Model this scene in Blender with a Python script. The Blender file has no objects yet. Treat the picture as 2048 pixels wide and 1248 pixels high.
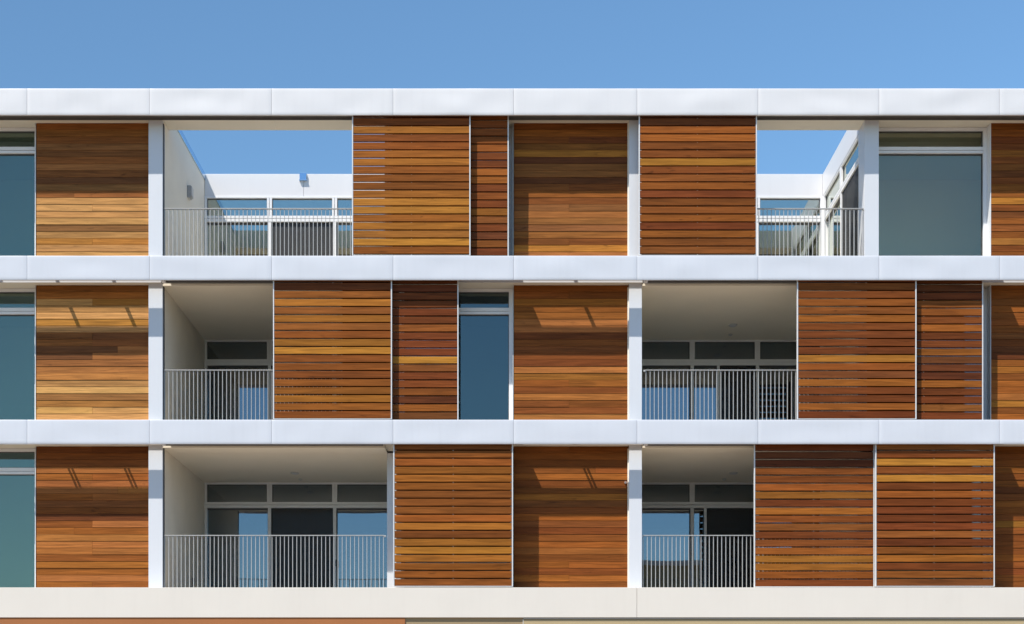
import bpy, math, random
from mathutils import Vector, noise
S = bpy.context.scene
COL = S.collection
R = random.Random(7)

# ------------------------------------------------------------------ camera, sky, sun, exposure
D = 20.0            # metres from the camera to the front of the fascias
PPM = 104.0         # photo pixels per metre on the fascia plane
HOR = 1480.0        # photo row of the horizon
EYE = 1.6
KY = 1.5            # depths below are written for D; the built depth is KY times as much
cam_d = bpy.data.cameras.new("camera")
cam = bpy.data.objects.new("camera", cam_d)
COL.objects.link(cam)
cam.location = (0, -D * KY, EYE)
cam.rotation_euler = (math.radians(90), 0, 0)
cam_d.sensor_width = 36
cam_d.lens = 36 * D * KY * PPM / 2048
cam_d.shift_y = (HOR - 624) / 2048
cam_d.clip_end = 6000
S.camera = cam

SUN = Vector((-1.62, -KY, 3.7)).normalized()          # towards the sun
sun_el = math.asin(SUN.z)
world = bpy.data.worlds.new("World")
S.world = world
world.use_nodes = True
wn = world.node_tree.nodes
sky = wn.new("ShaderNodeTexSky")
sky.sky_type = 'NISHITA'
sky.sun_disc = False
sky.sun_elevation = sun_el
sky.sun_rotation = math.atan2(SUN.x, SUN.y)
sky.air_density = 1.0
sky.dust_density = 0.0
sky.ozone_density = 5.0
wl_ = world.node_tree.links.new
wtc = wn.new("ShaderNodeTexCoord")
wsx = wn.new("ShaderNodeSeparateXYZ")
wl_(wtc.outputs["Generated"], wsx.inputs[0])
wmr = wn.new("ShaderNodeMapRange")          # a little clearer to the left, a little hazier to the right
for i_, v_ in enumerate((-0.3, 0.3, 0.83, 1.06)):
    wmr.inputs[i_ + 1].default_value = v_
wl_(wsx.outputs[0], wmr.inputs[0])
wtint = wn.new("ShaderNodeVectorMath")
wtint.operation = 'MULTIPLY'
wtint.inputs[1].default_value = (0.89, 1.045, 1.02)
wl_(sky.outputs[0], wtint.inputs[0])
wsc = wn.new("ShaderNodeVectorMath")
wsc.operation = 'SCALE'
wl_(wtint.outputs[0], wsc.inputs[0])
wl_(wmr.outputs[0], wsc.inputs["Scale"])
wl_(wsc.outputs[0], wn["Background"].inputs[0])
wn["Background"].inputs[1].default_value = 0.124
sl = bpy.data.lights.new("sun", 'SUN')
sl.energy = 5.0
sl.angle = math.radians(0.5)
sl.color = (1.0, 0.93, 0.83)
so = bpy.data.objects.new("sun", sl)
COL.objects.link(so)
so.location = (-20, -30, 40)
so.rotation_euler = SUN.to_track_quat('Z', 'Y').to_euler()
S.view_settings.view_transform = 'Standard'
S.view_settings.look = 'None'
S.view_settings.exposure = 0.58
S.view_settings.gamma = 1.0


# ------------------------------------------------------------------ measuring
def ZP(py, y=0.0):
    return EYE + (HOR - py) / PPM * (1 + y / D)


def XP(px, y=0.0):
    return (px - 1024) / PPM * (1 + y / D)


# ------------------------------------------------------------------ materials
def mat(name):
    m = bpy.data.materials.new(name)
    m.use_nodes = True
    nt = m.node_tree
    return m, nt, nt.nodes["Principled BSDF"], nt.nodes["Material Output"]


def nd(nt, typ, **kw):
    n = nt.nodes.new(typ)
    for k, v in kw.items():
        setattr(n, k, v)
    return n


def paint(name, col, rough=0.5, var=0.06, scale=3.0, bump=0.0, bscale=120.0, metal=0.0, spec=0.5, streak=0.0):
    m, nt, p, out = mat(name)
    L = nt.links.new
    tc = nd(nt, "ShaderNodeTexCoord")
    n1 = nd(nt, "ShaderNodeTexNoise")
    n1.inputs["Scale"].default_value = scale
    n1.inputs["Detail"].default_value = 5
    L(tc.outputs["Object"], n1.inputs["Vector"])
    r = nd(nt, "ShaderNodeMapRange")
    r.inputs[1].default_value = 0.3
    r.inputs[2].default_value = 0.7
    r.inputs[3].default_value = 1 - var
    r.inputs[4].default_value = 1 + var * 0.5
    L(n1.outputs[0], r.inputs[0])
    fac = r.outputs[0]
    if streak:
        mp = nd(nt, "ShaderNodeMapping")
        mp.inputs["Scale"].default_value = (9, 9, 0.5)
        L(tc.outputs["Object"], mp.inputs[0])
        n3 = nd(nt, "ShaderNodeTexNoise")
        n3.inputs["Scale"].default_value = 1.0
        n3.inputs["Detail"].default_value = 4
        L(mp.outputs[0], n3.inputs["Vector"])
        r3 = nd(nt, "ShaderNodeMapRange")
        r3.inputs[1].default_value = 0.5
        r3.inputs[2].default_value = 0.8
        r3.inputs[3].default_value = 1
        r3.inputs[4].default_value = 1 - streak
        L(n3.outputs[0], r3.inputs[0])
        mm = nd(nt, "ShaderNodeMath", operation='MULTIPLY')
        L(fac, mm.inputs[0])
        L(r3.outputs[0], mm.inputs[1])
        fac = mm.outputs[0]
    sc = nd(nt, "ShaderNodeVectorMath", operation='SCALE')
    sc.inputs[0].default_value = col
    L(fac, sc.inputs["Scale"])
    L(sc.outputs[0], p.inputs["Base Color"])
    p.inputs["Roughness"].default_value = rough
    p.inputs["Metallic"].default_value = metal
    p.inputs["Specular IOR Level"].default_value = spec
    if bump:
        n2 = nd(nt, "ShaderNodeTexNoise")
        n2.inputs["Scale"].default_value = bscale
        n2.inputs["Detail"].default_value = 3
        L(tc.outputs["Object"], n2.inputs["Vector"])
        b = nd(nt, "ShaderNodeBump")
        b.inputs["Strength"].default_value = bump
        b.inputs["Distance"].default_value = 0.004
        L(n2.outputs[0], b.inputs["Height"])
        L(b.outputs[0], p.inputs["Normal"])
    return m


def wood(name, rough):
    m, nt, p, out = mat(name)
    L = nt.links.new
    tone = nd(nt, "ShaderNodeAttribute", attribute_name="tone")
    off = nd(nt, "ShaderNodeAttribute", attribute_name="shift")
    tc = nd(nt, "ShaderNodeTexCoord")
    add = nd(nt, "ShaderNodeVectorMath", operation='ADD')
    L(tc.outputs["Object"], add.inputs[0])
    L(off.outputs["Vector"], add.inputs[1])

    def nz(scale, detail, dist=0.0):
        mp = nd(nt, "ShaderNodeMapping")
        mp.inputs["Scale"].default_value = scale
        L(add.outputs[0], mp.inputs[0])
        n = nd(nt, "ShaderNodeTexNoise")
        n.inputs["Scale"].default_value = 1
        n.inputs["Detail"].default_value = detail
        n.inputs["Distortion"].default_value = dist
        L(mp.outputs[0], n.inputs["Vector"])
        return n.outputs[0]

    def rng(src, a, b, c, d):
        r = nd(nt, "ShaderNodeMapRange")
        for i, v in enumerate((a, b, c, d)):
            r.inputs[i + 1].default_value = v
        L(src, r.inputs[0])
        return r.outputs[0]

    def mul(a, b):
        x = nd(nt, "ShaderNodeMath", operation='MULTIPLY')
        L(a, x.inputs[0])
        L(b, x.inputs[1])
        return x.outputs[0]
    fine = rng(nz((2.0, 60, 130), 5, 0.4), 0.3, 0.7, 0.72, 1.24)
    mid = rng(nz((0.9, 9, 16), 4, 0.8), 0.3, 0.7, 0.74, 1.24)
    mp = nd(nt, "ShaderNodeMapping")
    mp.inputs["Scale"].default_value = (0.8, 4, 9)
    L(add.outputs[0], mp.inputs[0])
    wv = nd(nt, "ShaderNodeTexWave", wave_type='BANDS', bands_direction='Z')
    wv.inputs["Scale"].default_value = 2.2
    wv.inputs["Distortion"].default_value = 7
    wv.inputs["Detail"].default_value = 2.5
    wv.inputs["Detail Scale"].default_value = 1.2
    L(mp.outputs[0], wv.inputs["Vector"])
    rings = rng(wv.outputs["Fac"], 0, 1, 0.80, 1.10)
    blot = nz((2.2, 6, 11), 3, 1.5)
    knot = rng(blot, 0.66, 0.76, 1.0, 0.55)
    fac = mul(mul(fine, mid), mul(rings, knot))
    sc = nd(nt, "ShaderNodeVectorMath", operation='SCALE')
    L(tone.outputs["Color"], sc.inputs[0])
    L(fac, sc.inputs["Scale"])
    L(sc.outputs[0], p.inputs["Base Color"])
    p.inputs["Roughness"].default_value = rough
    p.inputs["Specular IOR Level"].default_value = 0.08
    b = nd(nt, "ShaderNodeBump")
    b.inputs["Strength"].default_value = 0.25
    b.inputs["Distance"].default_value = 0.002
    L(fine, b.inputs["Height"])
    L(b.outputs[0], p.inputs["Normal"])
    return m


def glass(name, tint, refl, rough=0.0, gcol=(0.9, 0.97, 1.0)):
    m, nt, p, out = mat(name)
    L = nt.links.new
    nt.nodes.remove(p)
    tr = nd(nt, "ShaderNodeBsdfTransparent")
    tr.inputs[0].default_value = (*tint, 1)
    gl = nd(nt, "ShaderNodeBsdfGlossy")
    gl.inputs["Color"].default_value = (*gcol, 1)
    gl.inputs["Roughness"].default_value = rough
    lw = nd(nt, "ShaderNodeFresnel")
    lw.inputs["IOR"].default_value = 1.5
    ad = nd(nt, "ShaderNodeMath", operation='ADD')
    ad.inputs[1].default_value = refl
    ad.use_clamp = True
    L(lw.outputs[0], ad.inputs[0])
    mx = nd(nt, "ShaderNodeMixShader")
    L(ad.outputs[0], mx.inputs[0])
    L(tr.outputs[0], mx.inputs[1])
    L(gl.outputs[0], mx.inputs[2])
    # slight waviness of real panes
    tc = nd(nt, "ShaderNodeTexCoord")
    n = nd(nt, "ShaderNodeTexNoise")
    n.inputs["Scale"].default_value = 0.9
    n.inputs["Detail"].default_value = 1
    L(tc.outputs["Object"], n.inputs["Vector"])
    b = nd(nt, "ShaderNodeBump")
    b.inputs["Strength"].default_value = 0.15
    b.inputs["Distance"].default_value = 0.01
    L(n.outputs[0], b.inputs["Height"])
    L(b.outputs[0], gl.inputs["Normal"])
    L(mx.outputs[0], out.inputs["Surface"])
    return m


def screen_mat(name):
    m, nt, p, out = mat(name)
    L = nt.links.new
    p.inputs["Base Color"].default_value = (0.035, 0.037, 0.042, 1)
    p.inputs["Roughness"].default_value = 0.6
    tr = nd(nt, "ShaderNodeBsdfTransparent")
    mx = nd(nt, "ShaderNodeMixShader")
    mx.inputs[0].default_value = 0.62
    L(tr.outputs[0], mx.inputs[1])
    L(p.outputs[0], mx.inputs[2])
    L(mx.outputs[0], out.inputs["Surface"])
    return m


M = dict(
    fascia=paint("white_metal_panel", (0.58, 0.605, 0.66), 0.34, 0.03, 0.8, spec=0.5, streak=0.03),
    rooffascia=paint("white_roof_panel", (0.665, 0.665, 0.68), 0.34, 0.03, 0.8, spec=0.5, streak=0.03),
    column=paint("white_metal_column", (0.61, 0.63, 0.67), 0.38, 0.03, 1.2),
    render=paint("cream_render", (0.77, 0.71, 0.61), 0.85, 0.05, 1.5, 0.25, 180),
    band=paint("white_render", (0.665, 0.63, 0.575), 0.85, 0.03, 0.9, 0.15, 150, streak=0.02),
    ceiling=paint("ceiling_paint", (0.84, 0.78, 0.66), 0.85, 0.03, 1.0),
    soffit=paint("soffit_board", (0.70, 0.655, 0.56), 0.8, 0.04, 1.4),
    alu=paint("grey_aluminium", (0.60, 0.61, 0.62), 0.4, 0.04, 4),
    frame=paint("window_frame_paint", (0.72, 0.73, 0.75), 0.4, 0.03, 4),
    rail=paint("railing_paint", (0.40, 0.405, 0.41), 0.45, 0.05, 6),
    dark=paint("dark_metal", (0.09, 0.09, 0.095), 0.5, 0.1, 5),
    track=paint("track_metal", (0.13, 0.125, 0.12), 0.5, 0.1, 5),
    coping=paint("zinc_coping", (0.42, 0.55, 0.70), 0.2, 0.05, 3, metal=1.0),
    terra=paint("terracotta_render", (0.34, 0.128, 0.042), 0.85, 0.06, 1.2, 0.25, 150),
    tan=paint("tan_render", (0.31, 0.23, 0.132), 0.85, 0.06, 1.2, 0.25, 150),
    beige=paint("beige_render", (0.43, 0.335, 0.19), 0.8, 0.05, 1.2, 0.15, 150),
    inner=paint("interior_paint", (0.78, 0.75, 0.68), 0.9, 0.03, 1.0),
    floor=paint("interior_floor", (0.22, 0.18, 0.14), 0.6, 0.1, 3.0),
    lamp=paint("lamp_grey", (0.33, 0.34, 0.36), 0.4, 0.05, 8),
    white=paint("white_plastic", (0.55, 0.54, 0.52), 0.4, 0.02, 8),
    brass=paint("dull_copper", (0.45, 0.27, 0.20), 0.4, 0.1, 30, metal=0.6),
    paving=paint("concrete_paving", (0.25, 0.185, 0.125), 0.85, 0.15, 0.4, 0.3, 30),
    asphalt=paint("asphalt", (0.055, 0.055, 0.057), 0.85, 0.2, 0.6, 0.4, 60),
    wood=wood("oiled_timber", 0.5),
    glass=glass("window_glass", (0.50, 0.62, 0.60), 0.06, gcol=(0.86, 0.96, 1.0)),
    glassteal=glass("teal_window_glass", (0.66, 0.75, 0.70), 0.085, gcol=(0.86, 0.95, 0.86)),
    glassgrey=glass("grey_window_glass", (0.95, 0.95, 0.85), 0.05, gcol=(1.0, 0.95, 0.84)),
    blind=paint("grey_blind", (0.40, 0.37, 0.30), 0.9, 0.05, 1.0),
    glassd=glass("door_glass", (0.58, 0.64, 0.64), 0.14, gcol=(0.78, 0.87, 1.0)),
    glasst=glass("terrace_glass", (0.74, 0.78, 0.76), 0.33, gcol=(0.95, 1.0, 0.92)),
    screen=screen_mat("insect_screen"),
)

PAL = dict(
    y=(0.37, 0.152, 0.024), o=(0.270, 0.085, 0.0150), m=(0.190, 0.057, 0.0125), r=(0.150, 0.038, 0.0110),
    d=(0.092, 0.027, 0.011), t=(0.54, 0.285, 0.098), u=(0.345, 0.128, 0.035), g=(0.21, 0.086, 0.028),
    h=(0.34, 0.132, 0.0195))


# ------------------------------------------------------------------ mesh building
class MB:
    def __init__(s):
        s.v, s.f, s.tone, s.sh = [], [], [], []

    def box(s, x0, x1, y0, y1, z0, z1, tone=None, shift=(0, 0, 0), tilt=0.0):
        """tilt: metres the bottom edge stands out towards the street"""
        b = len(s.v)
        for z in (z0, z1):
            for y in (y0, y1):
                for x in (x0, x1):
                    s.v.append((x, y - (tilt if z == z0 else 0), z))
        s.f += [tuple(b + i for i in q) for q in
                ((0, 2, 3, 1), (4, 5, 7, 6), (0, 1, 5, 4), (2, 6, 7, 3), (0, 4, 6, 2), (1, 3, 7, 5))]
        s.tone += [tone or (1, 1, 1)] * 8
        s.sh += [shift] * 8
        return s

    def cyl(s, c, r0, r1, h, axis, n=20):
        """tube from centre c along axis ('x','y','z') for length h"""
        b = len(s.v)
        for k, (r, t) in enumerate(((r0, 0), (r1, h))):
            for i in range(n):
                a = 2 * math.pi * i / n
                p, q = r * math.cos(a), r * math.sin(a)
                o = {'x': (t, p, q), 'y': (p, t, q), 'z': (p, q, t)}[axis]
                s.v.append((c[0] + o[0], c[1] + o[1], c[2] + o[2]))
        for i in range(n):
            j = (i + 1) % n
            s.f.append((b + i, b + j, b + n + j, b + n + i))
        s.f += [tuple(b + i for i in reversed(range(n))), tuple(b + n + i for i in range(n))]
        s.tone += [(1, 1, 1)] * (2 * n)
        s.sh += [(0, 0, 0)] * (2 * n)
        return s

    def prism(s, pts, axis, a0, a1):
        """closed outline pts (two coords) swept along axis x (pts are y,z)"""
        b = len(s.v)
        n = len(pts)
        for a in (a0, a1):
            for p, q in pts:
                s.v.append({'x': (a, p, q), 'y': (p, a, q), 'z': (p, q, a)}[axis])
        for i in range(n):
            j = (i + 1) % n
            s.f.append((b + i, b + j, b + n + j, b + n + i))
        s.f += [tuple(b + i for i in reversed(range(n))), tuple(b + n + i for i in range(n))]
        s.tone += [(1, 1, 1)] * (2 * n)
        s.sh += [(0, 0, 0)] * (2 * n)
        return s


def wloc(o):
    p = Vector((0, 0, 0))
    while o:
        p += o.location
        o = o.parent
    return p


def obj(name, mb, m, parent=None, bevel=0.0, smooth=False, loc=None):
    me = bpy.data.meshes.new(name)
    base = wloc(parent) if parent else Vector((loc[0], loc[1] * KY, loc[2]) if loc else (0, 0, 0))
    me.from_pydata([(v[0] - base[0], v[1] * KY - base[1], v[2] - base[2]) for v in mb.v], [], mb.f)
    if any(t != (1, 1, 1) for t in mb.tone):
        a = me.attributes.new("tone", 'FLOAT_COLOR', 'POINT')
        a.data.foreach_set("color", [c for t in mb.tone for c in (*t, 1.0)])
        a = me.attributes.new("shift", 'FLOAT_VECTOR', 'POINT')
        a.data.foreach_set("vector", [c for t in mb.sh for c in t])
    import bmesh
    bm = bmesh.new()
    bm.from_mesh(me)
    bmesh.ops.recalc_face_normals(bm, faces=bm.faces)
    bm.to_mesh(me)
    bm.free()
    me.materials.append(M[m])
    if smooth:
        for p in me.polygons:
            p.use_smooth = True
    o = bpy.data.objects.new(name, me)
    COL.objects.link(o)
    if parent:
        o.parent = parent
    else:
        o.location = base
    if bevel:
        md = o.modifiers.new("bevel", 'BEVEL')
        md.width = bevel
        md.segments = 2
        md.limit_method = 'ANGLE'
    return o


def thing(name, label, cat, loc, group=None):
    o = bpy.data.objects.new(name, None)
    COL.objects.link(o)
    o.location = (loc[0], loc[1] * KY, loc[2])
    o.empty_display_size = 0.2
    tag(o, label, cat, group)
    return o


def tag(o, label, cat, group=None):
    o["label"] = label
    o["category"] = cat
    if group:
        o["group"] = group
    return o


# ------------------------------------------------------------------ levels and lines of the facade
MOD = 9.35
ROOF_T, ROOF_B = ZP(177), ZP(230)
T = {3: ZP(511.5), 2: ZP(839.5), 1: ZP(1175)}       # top of the fascia each storey stands on
B = {3: ROOF_B, 2: ZP(560), 1: ZP(888)}             # bottom of the fascia over each storey
BASE_B = ZP(1235)
Y_SLOT0, Y_SLOT1 = 0.029, 0.152
Y_LIP = 0.245
Y_COL, Y_CLAD, Y_WIN, Y_BACK, Y_REAR = 0.27, 0.36, 0.55, 3.03, 8.0
XL, XR = -11.83, 11.89
WALL_L = (-7.08, -6.80)      # wall on the left of each balcony (repeats every MOD)
WALL_R = (-2.48, -2.20)      # wall on its right
CLAD = (0.039, 2.281)
SOF = 0.058                  # soffits of the closed bays sit this much above the fascia bottom

bld = thing("apartment_building", "modern apartment block with white bands, timber cladding and recessed balconies",
            "building", (0, 0, 0))


# ------------------------------------------------------------------ fascias: folded metal panels, slightly oil-canned
JOINTS = [54 - 243.1 * k for k in (2, 1)] + [54, 299, 543, 786, 1027, 1274, 1516, 1758, 1999, 2242]


def fascia(z0, z1, seed, amp, m="fascia"):
    mb = MB()
    xs = [XL] + [XP(j) for j in JOINTS if XL + 0.2 < XP(j) < XR - 0.2] + [XR]
    th = Y_SLOT0
    for k in range(len(xs) - 1):
        a, b = xs[k] + 0.0018, xs[k + 1] - 0.0018
        us = [0, 0.0025, 0.006] + [0.006 + (b - a - 0.012) * i / 26 for i in range(1, 26)] + [b - a - 0.006, b - a - 0.0025, b - a]
        h = z1 - z0
        vs = [0, 0.004, 0.010] + [0.010 + (h - 0.028) * i / 9 for i in range(1, 9)] + [h - 0.018, h - 0.006, h]
        base = len(mb.v)
        nu, nv = len(us), len(vs)
        for j, v in enumerate(vs):
            for i, u in enumerate(us):
                p = Vector((u * 0.9 + k * 7.3 + seed * 3.1, v * 1.7, seed * 11.0))
                env = math.sin(math.pi * min(1, max(0, u / (b - a)))) ** 0.7 * (0.35 + 0.65 * math.sin(math.pi * min(1, max(0, v / h))))
                d = amp * noise.noise(p) * env
                d += amp * 0.5 * noise.noise(Vector((u * 2.2 + k * 3.7, v * 2.0 + 5, seed * 5.0))) * env
                eu, ev = min(u, b - a - u), min(v, h - v)
                e = 0.0
                if eu < 0.006:
                    e += (0.006 - eu) * 0.15
                if v < 0.010:
                    e += (0.010 - v) * 0.25
                if h - v < 0.018:
                    e += (0.018 - (h - v)) ** 2 * 5
                mb.v.append((a + u, e - d, z0 + v))
        for j in range(nv - 1):
            for i in range(nu - 1):
                q = base + j * nu + i
                mb.f.append((q, q + 1, q + nu + 1, q + nu))
        # returns to the back
        back = len(mb.v)
        ring = [base + i for i in range(nu)] + [base + j * nu + nu - 1 for j in range(1, nv)] + \
               [base + (nv - 1) * nu + i for i in range(nu - 2, -1, -1)] + [base + j * nu for j in range(nv - 2, 0, -1)]
        for q in ring:
            x, y, z = mb.v[q]
            mb.v.append((x, th - 0.006, z))
        n = len(ring)
        for i in range(n):
            j = (i + 1) % n
            mb.f.append((ring[j], ring[i], back + i, back + j))
    mb.tone = [(1, 1, 1)] * len(mb.v)
    mb.sh = [(0, 0, 0)] * len(mb.v)
    mb.box(XL, XR, th - 0.006, th, z0 + 0.002, z1 - 0.002)
    o = obj("fascia_band", mb, m, bld)
    for p in o.data.polygons:
        p.use_smooth = len(p.vertices) == 4 and abs(p.normal.y) > 0.8
    return o


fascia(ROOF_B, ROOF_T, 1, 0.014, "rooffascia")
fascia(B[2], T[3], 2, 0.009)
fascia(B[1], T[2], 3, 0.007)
mb = MB()
mb.box(XL, XP(1273.5), -0.004, 0.25, BASE_B, T[1])
mb.box(XP(1274.3), XR, -0.004, 0.25, BASE_B, T[1])
mb.box(XP(1273.4), XP(1274.4), 0.004, 0.2, BASE_B + 0.01, T[1] - 0.01)
obj("base_band", mb, "band", bld, 0.004)["label"] = "off-white rendered band under the lowest balconies"

# ------------------------------------------------------------------ slabs, soffits, slot covers, brackets
BAL = [(WALL_L[1], WALL_R[0]), (WALL_L[1] + MOD - 0.01, WALL_R[0] + MOD)]       # balcony clear widths
ROOMS = [(XL, BAL[0][0]), (BAL[0][1], BAL[1][0]), (BAL[1][1], XR)]
for lv in (3, 2):
    zt, zb = T[lv], B[lv - 1]
    for a, b in BAL:
        obj("balcony_ceiling", MB().box(a, b, 0.25, Y_REAR, zb, zt - 0.03), "ceiling", bld)
    for a, b in ROOMS:
        obj("soffit", MB().box(a, b, Y_LIP, Y_REAR, zb + SOF, zt - 0.03), "soffit", bld)
        obj("room_ceiling", MB().box(a + 0.01, b - 0.01, Y_WIN + 0.065, Y_REAR, zb + SOF - 0.012, zb + SOF - 0.001), "inner", bld)
        obj("slab_edge", MB().box(a, b, Y_LIP - 0.004, Y_LIP - 0.001, zb + SOF + 0.001, zt - 0.03), "column", bld)
        obj("slab_cover", MB().box(a, b, Y_SLOT1, Y_LIP + 0.1, zt - 0.026, zt - 0.014), "band", bld)
    for a, b in ((-6.83, 0.05), (2.40, 9.40)):      # cover over the shutter slot, open above the timber bays
        obj("slot_cover", MB().box(a, b, Y_SLOT0, 0.26, zt - 0.012, zt - 0.002), "track", bld)
    for a, b in ((-6.80, -2.5), (2.545, 6.85)):
        obj("shutter_track", MB().box(a, b, Y_SLOT1 - 0.012, Y_SLOT1 + 0.045, zb + 0.02, zb + 0.06), "track", bld)
    for bx in (-10.1, -9.0, -7.9, 1.09, 10.44):
        mb = MB()
        if lv == 3:
            mb.box(bx - 0.03, bx + 0.03, Y_SLOT0, Y_SLOT1, zt - 0.05, zt - 0.014)
        else:
            mb.box(bx - 0.052, bx - 0.020, Y_SLOT0, Y_SLOT1, zt - 0.05, zt - 0.014)
            mb.box(bx + 0.020, bx + 0.052, Y_SLOT0, Y_SLOT1, zt - 0.05, zt - 0.014)
        obj("slot_bracket", mb, "alu", bld)
    # end pieces closing the slot beside the columns
    for x in (-6.70, 2.62):
        obj("slot_end_cap", MB().box(x - 0.07, x, Y_SLOT0 + 0.004, Y_SLOT1 - 0.002, zb + 0.005, zb + 0.045), "frame", bld)
mb = MB()
mb.box(XL, XR, 0.19, Y_REAR, T[1] - 0.35, T[1] - 0.03)
mb.box(XL, XR, 0.25, Y_REAR, BASE_B + 0.02, T[1] - 0.36)
obj("floor_slab", mb, "band", bld)

# roof: front beam, roofs over the rooms
mb = MB()
jx = [XL] + [XP(x, 0.4) for x in (70, 548, 1026, 1504, 1735)] + [XR]
for a, b in zip(jx, jx[1:]):
    mb.box(a + 0.002, b - 0.002, 0.26, 0.60, ROOF_B + SOF, ROOF_T - 0.03)
obj("roof_beam", mb, "soffit", bld)
mb = MB()
mb.box(XL, XR, Y_SLOT0, 0.258, ROOF_T - 0.04, ROOF_T - 0.004)
mb.box(XL, XR, 0.245, 0.258, ROOF_B + 0.052, ROOF_T - 0.04)
mb.box(XL, XR, Y_SLOT0 + 0.004, 0.244, ROOF_B + 0.10, ROOF_B + 0.14)
obj("roof_track", mb, "track", bld)
mb = MB()
for a, b in ((XL, WALL_L[0]), (WALL_R[0] + 0.13, WALL_L[0] + MOD - 0.01), (WALL_R[0] + MOD + 0.13, XR)):
    mb.box(a, b, 0.60, Y_BACK, ROOF_B + SOF, ROOF_T - 0.10)
mb.box(XL, XR, Y_BACK, Y_REAR, ROOF_B + SOF, ROOF_T - 0.10)
obj("roof", mb, "band", bld)

for a, b in ROOMS:
    obj("room_ceiling", MB().box(a + 0.01, b - 0.01, Y_WIN + 0.065, Y_REAR, ROOF_B + SOF - 0.012, ROOF_B + SOF - 0.001), "inner", bld)

# ------------------------------------------------------------------ walls between rooms and balconies
for k in (0, 1):
    ox = k * MOD - (0.01 if k else 0)
    x0, x1 = WALL_L[0] + ox, WALL_L[1] + ox
    for lv in (1, 2):
        obj("balcony_wall", MB().box(x0, x1, 0.33, Y_REAR, T[lv] - 0.03, B[lv] + 0.004), "render", bld)
    obj("terrace_wall", MB().box(x0, x1, 0.33, 0.6, T[3] - 0.03, ROOF_B + SOF - 0.002).box(x0, x1, 0.60, Y_BACK, T[3] - 0.03, ROOF_T - 0.15).box(x0, x1, Y_BACK, Y_REAR, T[3] - 0.03, ROOF_B + SOF), "render", bld)
    obj("wall_coping", MB().box(x0 - 0.03, x1 + 0.025, 0.602, Y_BACK + 0.05, ROOF_T - 0.15, ROOF_T - 0.015), "coping", bld, 0.006)
    x0, x1 = WALL_R[0] + k * MOD, WALL_R[1] + k * MOD
    for lv in (1, 2):
        obj("balcony_wall", MB().box(x0, x1, 0.80, Y_REAR, T[lv] - 0.03, B[lv] + 0.004), "render", bld)
        obj("column", MB().box(x0, x1, 0.64, 0.80, T[lv] - 0.03, B[lv] + 0.004), "column", bld, 0.004)
        obj("wall_panel", MB().box(x1, x1 + 0.02, 0.40, 0.80, T[lv] - 0.03, B[lv] + SOF), "column", bld)
    obj("column", MB().box(x0, x1, Y_COL, 0.60, T[3] - 0.03, ROOF_B + SOF), "column", bld, 0.004)
    obj("room_wall", MB().box(x0, x1, Y_BACK, Y_REAR, T[3] - 0.03, ROOF_B + SOF), "inner", bld)

# columns beside the timber bays
for xa, xb in ((-7.085, -6.81), (2.283, 2.532), (11.64, 11.888), (XL, -11.58)):
    for lv in (1, 2, 3):
        ztop = B[lv] + SOF
        obj("column", MB().box(xa, xb, Y_COL, 0.33, T[lv] - 0.03, ztop), "column", bld, 0.004)
        if xa < -6 and xa > -8:
            obj("wall_trim", MB().box(xb, xb + 0.022, Y_COL + 0.02, 0.33, T[lv] - 0.03, B[lv] + 0.003), "dark", bld)

# outer shell
mb = MB()
mb.box(XL, XR, Y_REAR, Y_REAR + 0.25, BASE_B, ROOF_T - 0.1)
mb.box(XL - 0.01, XL + 0.2, 0.602, Y_REAR - 0.002, BASE_B + 0.025, ROOF_T - 0.12)
mb.box(XR - 0.2, XR + 0.01, 0.602, Y_REAR - 0.002, BASE_B + 0.025, ROOF_T - 0.12)
obj("outer_wall", mb, "render", bld)

for lv in (1, 2, 3):                       # back walls of the rooms behind the closed bays, added close to brighten them
    for a, b in ((XL + 0.21, WALL_L[0]), (WALL_R[1], WALL_L[0] + MOD - 0.01), (WALL_R[1] + MOD, XR - 0.21)):
        obj("room_wall", MB().box(a + 0.002, b - 0.002, 2.4, 2.5, T[lv] - 0.029, B[lv] + SOF - 0.013), "inner", bld)

# ------------------------------------------------------------------ timber cladding
def pick_tone(s, i, rnd):
    c = PAL[s[i % len(s)]]
    k = rnd.uniform(0.80, 1.18)
    if s[i % len(s)] != 'y' and rnd.random() < 0.5:          # lean towards honey or towards red
        q = PAL[rnd.choice("hrgo")]
        f = rnd.uniform(0.1, 0.45)
        c = tuple((1 - f) * a_ + f * b_ for a_, b_ in zip(c, q))
    return (c[0] * k * rnd.uniform(0.96, 1.04), c[1] * k * rnd.uniform(0.93, 1.07), c[2] * k)


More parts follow.
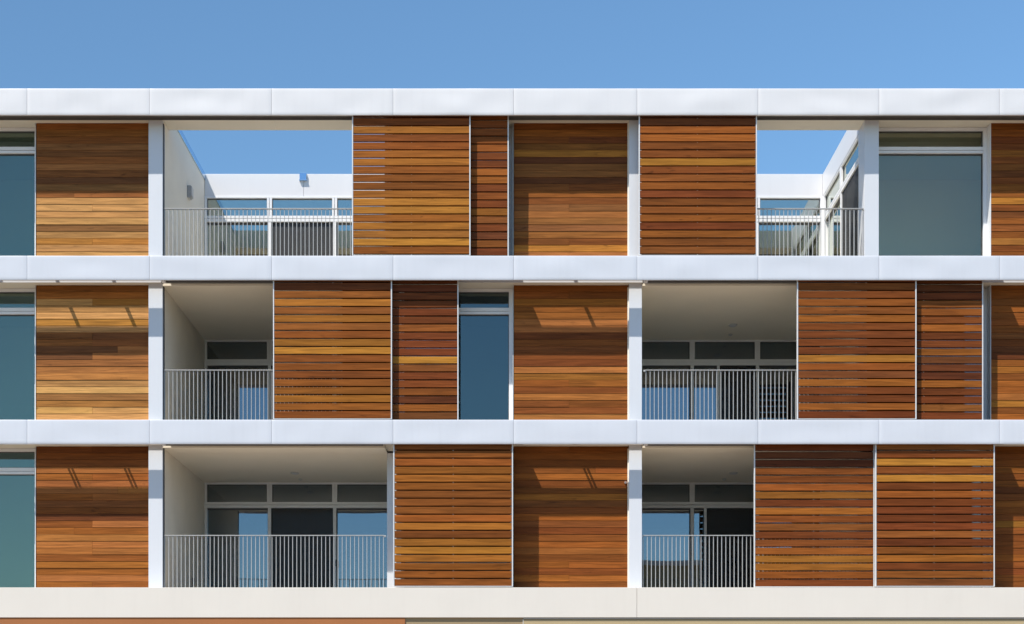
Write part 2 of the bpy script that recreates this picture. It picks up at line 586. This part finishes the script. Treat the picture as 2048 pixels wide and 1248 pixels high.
def cladding(x0, x1, lv, seq, seed, join):
    rnd = random.Random(seed)
    z0, z1 = T[lv] - 0.028, B[lv] + SOF - 0.002
    P = 0.1325
    mean = [sum(PAL[q][n] for q in seq) / len(seq) for n in range(3)]

    def pick(s_, i_, r_):
        c_ = pick_tone(s_, i_, r_)
        return tuple(0.74 * c_[n] + 0.26 * mean[n] for n in range(3))
    mb = MB()
    z, i = z1, 0
    while z > z0 + 0.03:
        zb = max(z - P, z0)
        c = pick(seq, i, rnd)
        cuts = [x0, x1]
        if rnd.random() < 0.27:
            cuts = [x0, x0 + (x1 - x0) * (join if rnd.random() < 0.75 else rnd.choice((0.22, 0.71, 0.33))), x1]
        for a, b in zip(cuts, cuts[1:]):
            if a > x0:
                c = pick(seq, i + rnd.choice((0, 0, 3)), rnd)
            dy = rnd.uniform(-0.0015, 0.0015)
            mb.box(a + 0.0012, b - 0.0012, Y_CLAD + dy, Y_CLAD + 0.022 + dy, zb + 0.0035, z, c,
                   (rnd.uniform(0, 50), rnd.uniform(0, 9), rnd.uniform(0, 9)), tilt=rnd.uniform(0.001, 0.006))
        z, i = zb, i + 1
    o = obj("timber_cladding", mb, "wood", bld, 0.0015)
    obj("backing_board", MB().box(x0, x1, Y_CLAD + 0.026, Y_CLAD + 0.24, z0 - 0.001, z1), "dark", o)
    return o


CL = {  # board tones from the top down; fascia shade and sunlit rows put into colour
    (0, 3): "mmmgdmumdgmttttgtyttt", (0, 2): "motttytrmddmuuttguttug", (0, 1): "dmmuouuormdmouuuohouou",
    (1, 3): "momdydgudmomguggumyu", (1, 2): "mmoomuurmdmruhomummuom", (1, 1): "mommommommommmoomomomm",
    (2, 3): "mmrmomddmomymrmmou", (2, 2): "momommommddommoouymoum", (2, 1): "mmommmdmoomymrmmomr",
}
for (k, lv), seq in CL.items():
    x0 = CLAD[0] + (k - 1) * MOD
    x1 = CLAD[1] + (k - 1) * MOD - (0.002 if k != 1 else 0)
    if k == 2:
        x0 -= 0.012
    cladding(x0, x1, lv, seq, 100 + k * 10 + lv, {0: 0.49, 1: 0.48, 2: 0.62}[k])


# ------------------------------------------------------------------ windows in the closed bays
def window(x0, x1, lv, teal, blind):
    z0, z1 = T[lv] - 0.028, B[lv] + SOF - 0.003
    y = Y_WIN
    jamb = 0.075
    r1, r0 = z1 - 0.38, z1 - 0.505
    mb = MB()
    mb.box(x0, x0 + 0.05, y - 0.05, y + 0.06, z0, z1)
    mb.box(x1 - jamb, x1, y - 0.05, y + 0.06, z0, z1)
    mb.box(x0 + 0.05, x1 - jamb, y - 0.05, y + 0.06, z1 - 0.06, z1)
    mb.box(x0 + 0.05, x1 - jamb, y - 0.05, y + 0.06, r0 + 0.06, r1)
    mb.box(x0 + 0.05, x1 - jamb, y - 0.035, y + 0.06, r0 + 0.048, r0 + 0.06)
    mb.box(x0 + 0.05, x1 - jamb, y - 0.05, y + 0.06, r0, r0 + 0.048)
    mb.box(x0 + 0.05, x1 - jamb, y - 0.05, y + 0.06, z0, z0 + 0.05)
    w = obj("window", mb, "frame", bld, 0.003)
    mb = MB()
    g = 0.012
    for a, b in ((r1, z1 - 0.06), (z0 + 0.05, r0)):
        mb.box(x0 + 0.05, x0 + 0.05 + g, y - 0.02, y + 0.02, a, b)
        mb.box(x1 - jamb - g, x1 - jamb, y - 0.02, y + 0.02, a, b)
        mb.box(x0 + 0.05 + g, x1 - jamb - g, y - 0.02, y + 0.02, b - g, b)
        mb.box(x0 + 0.05 + g, x1 - jamb - g, y - 0.02, y + 0.02, a, a + g)
    obj("gasket", mb, "dark", w)
    obj("glass_pane", MB().box(x0 + 0.055, x1 - jamb - 0.005, y + 0.0, y + 0.008, r1 + 0.002, z1 - 0.062), teal, w)
    obj("glass_pane", MB().box(x0 + 0.055, x1 - jamb - 0.005, y + 0.0, y + 0.008, z0 + 0.052, r0 - 0.002), teal, w)
    if blind:
        obj("roller_blind", MB().box(x0 + 0.02, x1 - 0.03, y + 0.09, y + 0.094, z0 + 0.02, r0 + 0.03), "blind", w)
    return w


for lv in (1, 2, 3):
    for k in (-1, 0, 1):
        window(max(WALL_R[1] + k * MOD + 0.022, XL + 0.25), CLAD[0] + k * MOD - 0.024, lv, {-1: "glassteal", 0: "glass", 1: "glassgrey" if lv == 3 else "glass"}[k], False)
    # the white reveal between window and timber
    for k in (-1, 0, 1):
        x = CLAD[0] + k * MOD
        obj("reveal", MB().box(x - 0.023, x - 0.013, Y_CLAD - 0.004, Y_WIN + 0.06, T[lv] - 0.028, B[lv] + SOF - 0.004), "frame", bld)


# ------------------------------------------------------------------ glazed doors at the back of the balconies
def glazed(u0, u1, lv, mods, place, screens=(), stiles=(), handle=None, name="glazed_door", drop=0.0):
    """place(u0,u1,w0,w1,z0,z1) -> box arguments; u along the wall, w outwards depth"""
    z0, z1 = T[lv] - 0.028, (B[lv] - 0.003 if lv < 3 else ROOF_B - 0.004)
    r1, r0 = z1 - 0.43, z1 - 0.56
    us = [u0 + (u1 - u0) * i / mods for i in range(mods + 1)]
    fr, gk = MB(), MB()
    bx = lambda m_, *a: m_.box(*place(*a))
    bx(fr, u0, u1, -0.05, 0.07, z1 - 0.035, z1)
    bx(fr, u0, u1, -0.05, 0.07, r0 + 0.075, r1)
    bx(fr, u0, u1, -0.035, 0.07, r0 + 0.062, r0 + 0.075)
    bx(fr, u0, u1, -0.05, 0.07, r0, r0 + 0.062)
    bx(fr, u0, u1, -0.05, 0.07, z0, z0 + 0.06)
    for i, u in enumerate(us):
        a, b = (u - 0.055, u - 0.006) if i == mods else (u + 0.006, u + 0.055)
        if 0 < i < mods:
            bx(fr, u - 0.055, u - 0.006, -0.05, 0.07, r1, z1 - 0.035)
        bx(fr, a, b, -0.05, 0.07, r1, z1 - 0.035)
        if 0 < i < mods:
            bx(fr, u - 0.006, u + 0.006, -0.03, 0.07, r1, z1 - 0.035)
            bx(fr, u - 0.035, u + 0.035, -0.046, 0.07, z0 + 0.06, r0)
        else:
            bx(fr, a, b, -0.046, 0.07, z0 + 0.06, r0)
    d = obj(name, fr, "frame", bld, 0.002)
    for i in range(mods):
        a, b = us[i] + 0.055, us[i + 1] - 0.055
        g = 0.012
        for c0, c1, aa, bb in ((r1, z1 - 0.035, a, b), (z0 + 0.06, r0, us[i] + 0.036, us[i + 1] - 0.036)):
            bx(gk, aa, aa + g, -0.012, 0.03, c0, c1)
            bx(gk, bb - g, bb, -0.012, 0.03, c0, c1)
            bx(gk, aa + g, bb - g, -0.012, 0.03, c1 - g, c1)
        obj("glass_pane", MB().box(*place(a - 0.004, b + 0.004, 0.0, 0.008, r1 - 0.003, z1 - 0.033)), "glassd" if lv < 3 else "glasst", d)
        obj("glass_pane", MB().box(*place(us[i] + 0.04, us[i + 1] - 0.04, 0.03, 0.038, z0 + 0.055, r0 + 0.002)), "glassd" if lv < 3 else "glasst", d)
        # leaf head of the sliding panes
        bx(gk, us[i] + 0.036, us[i + 1] - 0.036, 0.012, 0.028, r0 - 0.03, r0 - 0.004)
    obj("gasket", gk, "dark", d)
    for a, b in screens:
        s = MB()
        bx(s, a + 0.03, b - 0.03, -0.022, -0.018, z0 + 0.07, r0 - 0.006)
        obj("insect_screen", s, "screen", d)
    for u in stiles:
        obj("door_stile", MB().box(*place(u - 0.028, u + 0.028, -0.05, -0.012, z0 + 0.06, r0 - 0.004)), "frame", d)
    if handle:
        u, z = handle
        h = MB()
        bx(h, u - 0.02, u + 0.02, -0.075, -0.05, z - 0.07, z + 0.07)
        bx(h, u - 0.012, u + 0.012, -0.10, -0.075, z - 0.05, z + 0.05)
        obj("door_handle", h, "dark", d, 0.004)
    return d


def along_x(u0, u1, w0, w1, z0, z1):
    return (u0, u1, Y_BACK + w0, Y_BACK + w1, z0, z1)


for k in (0, 1):
    a, b = BAL[k]
    st = (b - a) / 3
    for lv in (1, 2, 3):
        if k == 0:
            glazed(a, b, lv, 3, along_x, screens=[(a + st, a + 2 * st)], stiles=[a + 2 * st - 0.0] if lv != 2 else [],
                   handle=(XP(674, Y_BACK) - 0.0, ZP(1127, Y_BACK)) if lv == 1 else None)
        else:
            s0 = XP(1410 if lv == 1 else 1436, Y_BACK)
            glazed(a, b, lv, 3, along_x, screens=[(s0, a + 2 * st)] if lv < 3 else [], stiles=[s0] if lv < 3 else [])
    # glazed side of the roof terrace
    xs = WALL_R[0] + k * MOD

    def along_y(u0, u1, w0, w1, z0, z1, xs=xs):
        return (xs + w0 + 0.06, xs + w1 + 0.06, u0, u1, z0, z1)
    glazed(0.605, Y_BACK - 0.06, 3, 2, along_y, screens=[(0.605, 0.605 + 1.18)], name="terrace_glazing",
           handle=(0.605 + 1.22, T[3] + 1.0 - 0.93))
    obj("corner_post", MB().box(xs - 0.05, xs + 0.07, Y_BACK - 0.058, Y_BACK + 0.07, T[3] - 0.03, ROOF_B - 0.004), "frame", bld, 0.003)
    # white upstand round the terrace
    mb = MB()
    mid = -4.61 + k * MOD
    mb.box(a + 0.005, mid - 0.002, Y_BACK - 0.03, Y_BACK + 0.1, ROOF_B, ROOF_T - 0.01)
    mb.box(mid + 0.002, xs + 0.0, Y_BACK - 0.03, Y_BACK + 0.1, ROOF_B, ROOF_T - 0.01)
    mb.box(xs + 0.002, xs + 0.12, 0.602, Y_BACK + 0.1, ROOF_B, ROOF_T - 0.01)
    obj("parapet", mb, "rooffascia", bld, 0.006)
mb = MB()
hx = XP(605.5, 2.95)
mb.box(hx - 0.075, hx + 0.075, Y_BACK - 0.062, Y_BACK - 0.03, ROOF_T - 0.15, ROOF_T - 0.002)
mb.box(hx - 0.085, hx + 0.085, Y_BACK - 0.066, Y_BACK - 0.028, ROOF_T - 0.172, ROOF_T - 0.15)
obj("rainwater_head", mb, "coping", bld, 0.003)


# ------------------------------------------------------------------ railings
def railing(x0, x1, lv):
    y = 0.31
    z0, z1 = T[lv] - 0.02, T[lv] + 1.065
    mb = MB()
    n = round((x1 - x0) / 0.0805)
    for i in range(n + 1):
        x = x0 + (x1 - x0) * i / n
        mb.box(x - 0.0054, x + 0.0054, y - 0.010, y + 0.010, z0, z1 - 0.012)
    mb.box(x0 - 0.01, x1 + 0.01, y - 0.01, y + 0.01, z0 + 0.005, z0 + 0.017)
    r = obj("railing", mb, "rail", bld)
    t = MB().box(x0 - 0.012, x1 + 0.012, y - 0.018, y + 0.018, z1 - 0.012, z1 + 0.002)
    t.box(x0 - 0.05, x0 - 0.012, y - 0.02, y + 0.02, z1 - 0.035, z1 - 0.002)
    t.box(x1 + 0.012, x1 + 0.05, y - 0.02, y + 0.02, z1 - 0.035, z1 - 0.002)
    obj("top_rail", t, "rail", r, 0.003)


for k in (0, 1):
    for lv in (1, 2, 3):
        railing(BAL[k][0] + (0.02 if (k, lv) != (1, 2) else 0.075), BAL[k][1] - 0.03, lv)

# ------------------------------------------------------------------ ground storey (only its top edge is in the picture)
xt, xm = XP(810), XP(1047)
obj("street_wall", MB().box(XL, xt, 0.006, 0.24, 0.0, BASE_B), "terra", bld)
obj("street_wall", MB().box(xt + 0.001, xm, 0.02, 0.24, 0.0, BASE_B), "tan", bld)
obj("street_wall", MB().box(xm + 0.001, XR, 0.016, 0.24, 0.0, BASE_B - 0.035), "beige", bld)
mb = MB()
mb.box(xm + 0.001, XR, 0.008, 0.2, BASE_B - 0.022, BASE_B - 0.012)
mb.box(xm - 0.012, xm, 0.012, 0.03, 0, BASE_B - 0.03)
obj("wall_trim", mb, "band", bld)
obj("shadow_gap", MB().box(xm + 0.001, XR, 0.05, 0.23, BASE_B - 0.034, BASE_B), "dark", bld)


# ------------------------------------------------------------------ sliding timber shutters
SL_P, SL_H, SL_T = 0.1545, 0.130, 0.034
Y_TR = {'f': 0.048, 'r': 0.122}


def shutter(px0, px1, lv, tr, seq, label, seed, full=None):
    y = Y_TR[tr]
    x1 = XP(px1, y)
    x0 = XP(px0, y) if full is None else x1 - full
    z0, z1 = T[lv] + 0.025, B[lv] + 0.13
    t = thing("sliding_shutter", label, "shutter", ((x0 + x1) / 2, y, z0), "sliding timber shutters on the facade")
    rnd = random.Random(seed)
    mb = MB()
    fw = 0.022
    n = int((z1 - z0 - 0.02) / SL_P)
    zt = z1 - 0.012 if lv > 1 else z0 + 0.016 + SL_H + (n - 1) * SL_P
    i = 0
    zz = zt
    while zz - SL_H > z0 + 0.010:
        c = pick_tone(seq, i, rnd)  # dark tones heading a sequence put the fascia's shade into the slat colour
        if seq[i % len(seq)] != 'y':
            c = tuple(0.82 * p + 0.18 * q for p, q in zip(c, PAL['m']))
        w = rnd.uniform(-0.0012, 0.0012)
        mb.box(x0 + fw + 0.002, x1 - fw - 0.002, y + w, y + SL_T + w, zz - SL_H, zz, c,
               (rnd.uniform(0, 50), rnd.uniform(0, 9), rnd.uniform(0, 9)))
        # slight sag of each slat
        zz -= SL_P
        i += 1
    obj("slats", mb, "wood", t, 0.002)
    fr = MB()
    fr.box(x0, x0 + fw, y - 0.004, y + 0.036, z0, z1)
    fr.box(x1 - fw, x1, y - 0.004, y + 0.036, z0, z1)
    fr.box(x0 + fw, x1 - fw, y - 0.003, y + 0.036, z0, z0 + 0.012)
    fr.box(x0 + fw, x1 - fw, y - 0.003, y + 0.036, z1 - 0.010, z1)
    obj("frame", fr, "alu", t, 0.002)
    xm_ = (x0 + x1) / 2
    obj("stiffener", MB().box(xm_ - 0.012, xm_ + 0.012, y + SL_T + 0.003, y + SL_T + 0.012, z0 + 0.012, z1 - 0.010), "alu", t)
    return t


W = 2.27
shutter(704, 941, 3, 'f', "dmomoohomohyyohhyoom", "top-floor timber shutter left of centre with three yellow slats, sky showing through its left gaps", 1)
shutter(0, 1017.5, 3, 'r', "mmmmorroororomrdmrm", "narrow visible top-floor shutter tucked behind the one with yellow slats", 2, W)
shutter(1281, 1511, 3, 'r', "ddoomdrmrddrmoromm", "dark shutter parked out of sight behind the top-floor one with a single yellow slat", 11)
shutter(1277.5, 1514, 3, 'f', "ddoommymoormmoromm", "top-floor timber shutter right of centre with a single yellow slat, beside the right terrace", 3)
shutter(546, 784, 2, 'f', "ddohohoohyoomohhoomo", "middle-floor orange-brown timber shutter right of the narrow left balcony opening", 4)
shutter(0, 917, 2, 'r', "ddrrrrorrryormmdorrr", "dark red-brown middle-floor shutter half hidden, directly left of the tall blue window", 5, W)
shutter(1594, 1833, 2, 'f', "rmmomomrrryoromrorr", "middle-floor timber shutter with one bright yellow slat, right of the wide right balcony", 6)
shutter(0, 1966.5, 2, 'r', "ddrrororrodddorrorr", "dark middle-floor shutter at the far right, partly behind the one with a yellow slat", 7, W)
shutter(786.5, 1026, 1, 'f', "mmoohomomohmohhoomho", "bottom-floor orange timber shutter in the middle, right of the wide left balcony", 8)
shutter(0, 1023, 1, 'r', "mmrmommrmmrmmrmmomm", "dark shutter parked out of sight behind the bottom-floor orange one in the middle", 12, W - 0.02)
shutter(1508, 1749, 1, 'r', "rddrrohromormohhorr", "bottom-floor red-brown timber shutter with overhang shade coloured into its top slats, beside the right balcony", 9)
shutter(1750.5, 1989.5, 1, 'f', "mmymyrorrrrormormr", "bottom-floor timber shutter at the far right with two yellow slats near its top", 10)

# ------------------------------------------------------------------ small fittings
y = 1.83
z = ZP(386, y)
wl = thing("wall_light", "small grey wall light on the beige side wall of the left roof terrace", "lamp", (WALL_L[1], y, z))
x = WALL_L[1]
obj("body", MB().prism([(x + 0.002, z - 0.12), (x + 0.045, z - 0.12), (x + 0.095, z - 0.08), (x + 0.095, z + 0.11), (x + 0.07, z + 0.13), (x + 0.002, z + 0.13)], 'y', y - 0.065, y + 0.065), "lamp", wl, 0.004)
obj("lens", MB().box(x + 0.008, x + 0.04, y - 0.05, y + 0.05, z - 0.125, z - 0.119), "white", wl)


def downlight(x, y, lv, label):
    zc = B[lv]
    t = thing("downlight", label, "ceiling light", (x, y, zc), "round ceiling lights in the balconies")
    obj("rim", MB().cyl((x, y, zc - 0.014), 0.085, 0.095, 0.014, 'z', 28), "white", t)
    obj("lens", MB().cyl((x, y, zc - 0.018), 0.06, 0.065, 0.0045, 'z', 28), "alu", t)


def detector(x, y, lv, label):
    zc = B[lv]
    o = obj("detector", MB().cyl((x, y, zc - 0.03), 0.03, 0.05, 0.03, 'z', 20), "white", None, 0.004, loc=(x, y, zc))
    tag(o, label, "sensor", "small round ceiling sensors in the balconies")


downlight(4.71, 2.17, 2, "round ceiling light over the wide middle-floor right balcony")
detector(4.76, 2.68, 2, "small ceiling sensor behind the middle-floor balcony light")
downlight(-4.63, 2.17, 1, "round ceiling light over the wide bottom-floor left balcony")
detector(-4.62, 2.68, 1, "small ceiling sensor behind the bottom-floor left balcony light")
downlight(4.72, 2.17, 1, "round ceiling light over the bottom-floor right balcony")
detector(4.63, 2.68, 1, "small ceiling sensor behind the bottom-floor right balcony light")
x, z = XP(1251, Y_CLAD), ZP(965, Y_CLAD)
t = thing("wall_tap", "tiny copper outlet on the bottom-floor timber wall beside the middle column", "fitting", (x, Y_CLAD, z))
obj("rosette", MB().cyl((x, Y_CLAD - 0.014, z), 0.026, 0.03, 0.012, 'y', 18), "brass", t)
obj("spout", MB().cyl((x - 0.005, Y_CLAD - 0.07, z - 0.02), 0.012, 0.014, 0.056, 'y', 12), "white", t)
y = 2.13
z = ZP(1163, y)
o = obj("wall_socket", MB().box(WALL_L[1] + 0.001, WALL_L[1] + 0.04, y - 0.05, y + 0.05, z - 0.07, z + 0.07), "dark", None, 0.006, loc=(WALL_L[1], y, z))
tag(o, "small dark outdoor socket low on the bottom-floor left balcony wall", "socket")

# ------------------------------------------------------------------ ground and the house across the street (seen in the panes)
def ground(name, mb, m):
    o = obj(name, mb, m)
    o["kind"] = "structure"
    return o


ground("ground", MB().box(-3000, 3000, -3000, 3000, -0.5, 0.0), "paving")
ground("road", MB().box(-400, 400, -17.5, -8.5, -0.01, 0.004), "asphalt")
hb = thing("house", "tan low block across the street, reflected in the right balcony glass", "house", (18, -30, 0))
hx0, hx1, hy, hz = 6.5, 30.0, -30.0, 11.0
obj("wall", MB().box(hx0, hx1, hy - 7, hy, 0.0, hz), "beige", hb)
obj("roof", MB().box(hx0 - 0.15, hx1 + 0.15, hy - 7.1, hy + 0.1, hz, hz + 0.25), "band", hb)
for fl in range(3):
    for i in range(6):
        xa = hx0 + 1.5 + i * 3.7
        w = obj("window", MB().box(xa, xa + 1.8, hy, hy + 0.06, 1.0 + fl * 3.2, 2.5 + fl * 3.2), "frame", hb)
        obj("glass_pane", MB().box(xa + 0.08, xa + 1.72, hy + 0.06, hy + 0.066, 1.08 + fl * 3.2, 2.42 + fl * 3.2), "dark", w)
